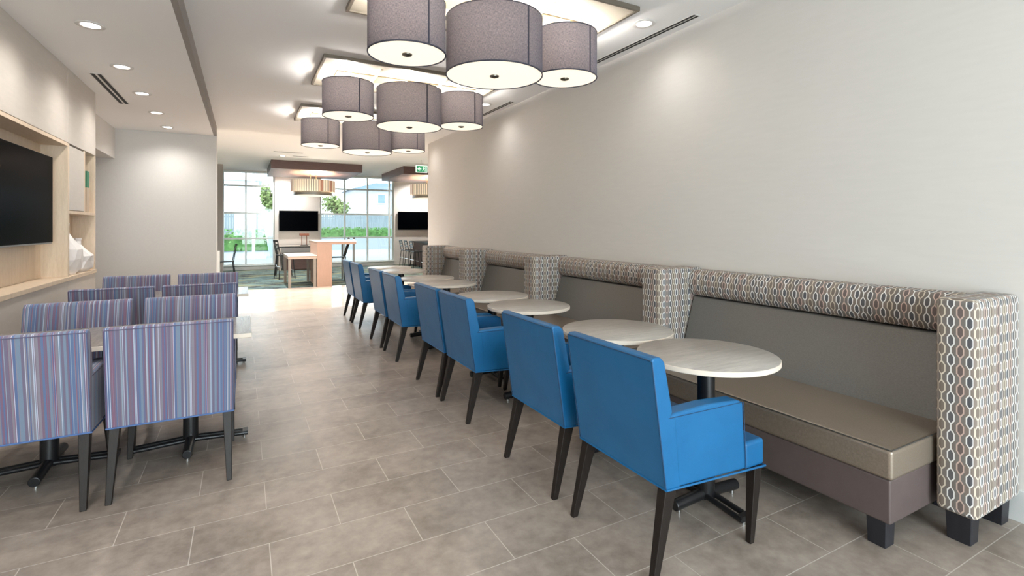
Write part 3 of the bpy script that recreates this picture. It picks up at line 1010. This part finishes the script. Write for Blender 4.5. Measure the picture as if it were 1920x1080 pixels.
# high table with waterfall panel
ht = thing('high_table', (2.0, 13.5, 0), 'tall communal table with warm oak end panel and pale top', 'table')
MB().box(-.45, -.115, -.85, .55, 0, 1.0).build('end_panel', 'oak_panel', ht, bevel=.003)
MB().box(-.45, .45, -.85, .85, 1.0, 1.062).build('apron', 'oak_panel', ht, bevel=.003)
MB().box(-.46, .46, -.86, .86, 1.062, 1.075).build('tabletop', 'white_top', ht, bevel=.002)
for x, y in ((.40, -.80), (.40, .80), (-.28, .80)):
    MB().box(x - .022, x + .022, y - .022, y + .022, 0, 1.0).build('leg', 'grey_steel', ht)
M['low_apron'] = mat('beige_laminate', rgb(176, 156, 140), .45)
M['low_leg'] = mat('taupe_leg', rgb(136, 126, 116), .45)
lt = thing('low_table', (1.23, 13.4, 0), 'lower pale topped table attached left of the tall table', 'table')
MB().box(-.31, .31, -.75, .70, .67, .735).build('apron', 'low_apron', lt, bevel=.003)
MB().box(-.315, .315, -.76, .71, .735, .75).build('tabletop', 'white_top', lt, bevel=.002)
for x, y in ((-.275, -.71), (.27, -.71), (-.275, .66), (.27, .66)):
    MB().box(x - .03, x + .03, y - .03, y + .03, 0, .67).build('leg', 'low_leg', lt)
def shaker(x, y, label):
    t = thing('condiment_shaker', (x, y, 1.075), label, 'shaker', 'small shakers on the tall table')
    MB().lathe([(0, 0), (.022, 0), (.024, .03), (.020, .05), (0, .05)], n=20).build('jar', 'post_white', t)
    MB().lathe([(0, .05), (.026, .05), (.030, .07), (.022, .09), (0, .095)], n=20).build('cap', 'black', t)
shaker(2.29, 12.75, 'dark-capped shaker on the tall table, left of the two')
shaker(2.41, 12.72, 'dark-capped shaker on the tall table, nearest its right corner')

# spindle counter chair beside the high table
def spindle_chair(name, loc, rz, seat_z, back_h, label, group, seat_mat='black', ladder=False):
    t = thing(name, loc, label, 'chair', group, rz)
    MB().box(-.19, .19, -.19, .19, seat_z - .03, seat_z).build('seat', seat_mat, t, bevel=.01)
    for sx in (-1, 1):
        MB().tube((sx * .21, .20, 0), (sx * .17, .16, seat_z - .03), .012, 10).build('leg', 'black', t)
        MB().tube((sx * .21, -.22, 0), (sx * .17, -.17, seat_z - .03), .012, 10).build('leg', 'black', t)
    zf = seat_z * .35
    for y_, z_ in ((.185, zf), (-.20, zf + .1)):
        MB().tube((-.2, y_, z_), (.2, y_, z_), .009, 8).build('stretcher', 'chrome' if ladder else 'black', t)
    if ladder:
        for sx in (-1, 1):
            MB().tube((sx * .17, -.17, seat_z - .02), (sx * .17, -.25, seat_z + back_h), .012, 10).build('back_post', 'black', t)
        for f in (.45, .72, .98):
            z = seat_z + back_h * f; y = -.17 - .08 * f
            MB().box(-.17, .17, y - .01, y + .01, z - .035, z + .015).build('back_slat', 'grey_steel' if f < .9 else 'black', t, bevel=.004)
    else:
        for k in range(6):
            x = -.15 + .06 * k
            MB().tube((x, -.17, seat_z), (x * 1.05, -.27, seat_z + back_h), .007, 8).build('spindle', 'black', t)
        MB().tube((-.18, -.27, seat_z + back_h), (.18, -.27, seat_z + back_h), .013, 10).build('top_rail', 'black', t)
    return t
spindle_chair('spindle_chair', (2.16, 13.6, 0), pi * .5, .66, .32, 'black spindle-back counter chair under the tall table', 'black spindle chairs')
spindle_chair('spindle_chair', (1.02, 15.15, 0), -pi * .42, .66, .40, 'black slatted chair at the far left corner of the lower table', 'black slatted chairs', 'black', True)
spindle_chair('spindle_chair', (1.05, 16.0, 0), -pi * .5, .62, .38, 'black slatted chair behind the corner one, before the desk', 'black slatted chairs', 'black', True)
spindle_chair('spindle_chair', (-.42, 16.4, 0), pi * .53, .46, .48, 'black chair by the pier at the left window', 'black side chair', 'black', True)
for i, (x, y) in enumerate(((5.30, 18.0), (5.28, 17.3), (5.26, 16.6))):
    spindle_chair('counter_stool', (x, y, 0), -pi / 2, .60, .34, ['black counter stool with steel slats, closest to the far wall', 'black counter stool with steel slats, middle of the three', 'black counter stool with steel slats, nearest of the three'][i], 'black counter stools by the right television', 'black', True)
ct = thing('counter_table', (5.95, 17.0, 0), 'dark topped counter under the right television', 'table')
MB().box(-.35, .35, -1.2, 1.6, .85, .90).build('tabletop', 'black', ct, bevel=.004)
MB().box(-.25, .30, -1.1, 1.5, 0, .85).build('base_panel', 'canopy', ct)
dk = thing('desk', (1.62, 18.3, 0), 'dark edged pale desk under the left television', 'desk')
MB().box(-.62, .55, -.35, .45, .78, .80).build('desktop', 'white_top', dk)
MB().box(-.62, .55, -.35, .45, .745, .78).build('apron', 'black', dk)
for x, y in ((-.56, -.30), (.50, -.30), (-.56, .40), (.50, .40)):
    MB().box(x - .03, x + .03, y - .03, y + .03, 0, .745).build('leg', 'white_top', dk)
MB().box(-.45, .45, -.28, .40, .02, .55).build('drawer_unit', 'canopy', dk)
def desk_lamp(loc, label):
    t = thing('desk_lamp', loc, label, 'lamp', 'copper post desk lamps')
    MB().box(-.12, .12, -.06, .06, 0, .02).build('base', 'black', t, bevel=.003)
    for x in (-.075, .075):
        MB().tube((x, 0, .02), (x, 0, .34), .012, 12).build('post', 'copper', t)
    MB().box(-.15, .15, -.07, .07, .33, .41).build('lamp_shade', 'copper', t, bevel=.01)
desk_lamp((1.83, 18.3, .80), 'copper two-post lamp on the desk under the left television')
desk_lamp((5.98, 17.1, .90), 'copper two-post lamp on the dark counter at right')
# low partition by the left window
struct('wall_low', MB().box(-1.6, -.53, 15.0, 15.12, 0, .80), 'wall')

# exit sign
es = thing('exit_sign', (4.42, 13.6, 3.05), 'green and white exit sign hanging from the far ceiling', 'sign')
MB().box(-.165, .165, -.02, .02, -.10, .10).build('sign_case', 'sign_white', es, bevel=.004)
MB().box(-.145, .145, -.024, -.0201, -.082, .082).build('sign_face', 'sign_green', es)
ar = MB()
yy = (-.028, -.0242)
ar.prism([(-.13, 0), (-.065, .055), (-.045, .055), (-.085, .014), (-.015, .014), (-.015, -.014), (-.085, -.014), (-.045, -.055), (-.065, -.055)], 'y', *yy)
ar.build('arrow', 'sign_white', es)
fg = MB()
fg.box(.095, .105, *yy, -.07, .07).box(.02, .105, *yy, .062, .07)
fg.lathe([(0, 0), (.011, 0)], (0, 0, 0), 12) if False else None
fg.prism([(.052 + .012 * cos(a * pi / 6), .042 + .012 * sin(a * pi / 6)) for a in range(12)], 'y', *yy)
fg.prism([(.040, .028), (.066, .024), (.062, -.012), (.044, -.010)], 'y', *yy)
fg.prism([(.044, -.010), (.056, -.012), (.036, -.040), (.020, -.064), (.012, -.058), (.028, -.036)], 'y', *yy)
fg.prism([(.052, -.012), (.063, -.012), (.078, -.036), (.080, -.066), (.070, -.066), (.067, -.040)], 'y', *yy)
fg.prism([(.040, .024), (.044, .014), (.022, .004), (.018, .012)], 'y', *yy)
fg.prism([(.066, .024), (.062, .014), (.082, .000), (.088, .008)], 'y', *yy)
fg.build('running_figure', 'sign_white', es)
MB().tube((0, 0, .10), (0, 0, .25), .01, 8).build('hanger', 'vent', es)

# ================================================================== OUTSIDE
def slope(y): return max(0.0, (y - 19.5) * .0345) - .02
mb = MB()
rows = [(-60, YF + .3, -.02), (-60, 30, slope(30)), (-60, 60, slope(60)), (-60, 120, slope(60))]
def strip(y0, y1, z0, z1, m, name, label, cat):
    b = MB()
    b.hexa([(-30, y0, z0 - .3), (50, y0, z0 - .3), (50, y1, z1 - .3), (-30, y1, z1 - .3)], [(-30, y0, z0), (50, y0, z0), (50, y1, z1), (-30, y1, z1)])
    o = b.build(name, m)
    o['kind'] = 'structure'
    return o
strip(YF + .3, 27.0, -.02, slope(27), 'kerb', 'ground_pavement', '', '')
strip(27.0, 120, slope(27), slope(27) + .0345 * 93, 'road', 'ground_road', '', '')
struct('ground_front', MB().box(-30, 40, -40, YB - .2, -.3, -.05), 'kerb')

def leafmass(name, boxes, n, size, m, label, cat, parent=None, group=None, loc=(0, 0, 0)):
    b = MB()
    for k in range(n):
        cx_, cy_, cz_, rx, ry, rz_ = random.choice(boxes)
        while True:
            p = Vector((random.uniform(-1, 1), random.uniform(-1, 1), random.uniform(-1, 1)))
            if p.length < 1.15: break
        q = Vector((cx_ + p.x * rx, cy_ + p.y * ry, cz_ + p.z * rz_))
        a = Vector((random.gauss(0, 1), random.gauss(0, 1), random.gauss(0, 1))).normalized()
        c = a.orthogonal().normalized()
        d = a.cross(c)
        s1 = size * random.uniform(.6, 1.3)
        b.quad(q + c * s1, q + d * s1 * .6, q - c * s1, q - d * s1 * .6)
    o = b.build(name, m, parent, smooth=False, uv=False, loc=loc)
    if label: tag(o, label, cat, group)
    return o
def hedge(x0, x1, y, h, d, label):
    t = thing('hedge', ((x0 + x1) / 2, y, slope(y)), label, 'hedge', 'clipped hedges outside the windows')
    w = (x1 - x0) / 2
    bx = []
    n = max(2, int(w / .35))
    for i in range(n):
        x = -w + (i + .5) * 2 * w / n
        bx.append((x, 0, h * .5, w / n * 1.3, d, h * .5))
    leafmass('foliage', bx, int(1500 * max(1, w / 2)), .075, M['leaf'], None, None, t)
    MB().box(-w, w, -d * .6, d * .6, 0, h * .75).build('branch_core', 'leaf', t)
hedge(-4.0, 1.75, 28.0, 1.05, .5, 'green hedge outside the left window')
hedge(2.5, 17.0, 40.0, .75, .6, 'long green hedge before the fence outside the right window')

fence = thing('garden_fence', (8, 44, slope(44)), 'weathered board fence beyond the hedges', 'fence')
fb = MB()
x = -24
while x < 24:
    fb.box(x, x + .165, -.012, .012, .05, 1.72 + random.uniform(-.02, .02))
    x += .18
fb.build('board_panel', 'fence', fence)
MB().box(-24, 24, .012, .06, .35, .45).box(-24, 24, .012, .06, 1.35, 1.45).build('rail', 'fence', fence)

def tree(x, y, h, r, label, n=1500):
    z = slope(y)
    t = thing('tree', (x, y, z), label, 'tree', 'trees outside the windows')
    tb = MB().tube((0, 0, -.1), (.1, 0, h * .6), .16, 10, .09)
    for k in range(6):
        a = k * 1.05
        tb.tube((.08, 0, h * (.38 + .04 * k)), (r * .7 * cos(a), r * .7 * sin(a), h * (.62 + .05 * k)), .06, 6, .02)
    tb.build('trunk', 'bark', t)
    bx = [(r * .45 * cos(k * 1.3), r * .45 * sin(k * 1.3), h * (.55 + .08 * (k % 4)), r * .6, r * .6, h * .18) for k in range(8)]
    leafmass('crown', bx, n, .14, M['leaf2'], None, None, t)
tree(2.0, 50, 4.3, .62, 'leafy tree beyond the fence outside the left window')
tree(7.5, 48, 3.5, 1.15, 'pale leafy tree beyond the fence outside the right window', 1100)

def house(x0, x1, y, d, h, hr, label, wins, m='house'):
    z = slope(y) - .1
    t = thing('house', ((x0 + x1) / 2, y, z), label, 'house', 'houses beyond the fence')
    w = (x1 - x0) / 2
    MB().box(-w, w, 0, d, 0, h).build('wall', m, t)
    o = .35
    b = MB()
    A = [(-w - o, -o, h), (w + o, -o, h), (w + o, d + o, h), (-w - o, d + o, h)]
    k = min(w, d / 2) * .95
    Bt = [(-w + k, d / 2 - .05, h + hr), (w - k, d / 2 - .05, h + hr), (w - k, d / 2 + .05, h + hr), (-w + k, d / 2 + .05, h + hr)]
    b.hexa(A, Bt)
    b.build('roof', 'roof' if m == 'house' else m, t)
    for (a, c, e, g) in wins:
        f = MB().box(a - .08, c + .08, -.05, -.001, e - .08, g + .08).build('window', 'post_white', t)
        MB().box(a, c, -.06, -.0505, e, g).box((a + c) / 2, (a + c) / 2 + .001, -.06, -.05, e, g).build('pane', 'house_glass', f)
    return t
house(9.9, 17.5, 52, 6, 4.3, .95, 'pale two-storey house with slate roof outside the right window', [(-1.45, -.75, 2.9, 3.8), (-3.0, -1.4, .9, 1.75), (-.9, 1.0, .9, 1.75)])
M['house_white'] = mat('white_siding', rgb(236, 238, 240), .9)
bw = house(-9, 1.45, 58, 9, 5.0, .3, 'tall white building outside the left window', [], m='house_white')
lp = thing('lamp_post', (.38, 23.0, slope(23)), 'white post standing outside the left window', 'post')
MB().tube((0, 0, 0), (0, 0, 5), .055, 14).build('pole', 'post_white', lp)
MB().box(-.10, .10, -.08, .08, 1.25, 1.75).build('control_box', 'post_white', lp, bevel=.01)
pl = thing('planter', (1.2, 24.0, slope(24)), 'tall pale tapered planter outside the left window', 'planter')
MB().taper((0, 0, 0), (0, 0, 1.4), .36, .8, .36, .8).build('pot', 'planter', pl, bevel=.02)
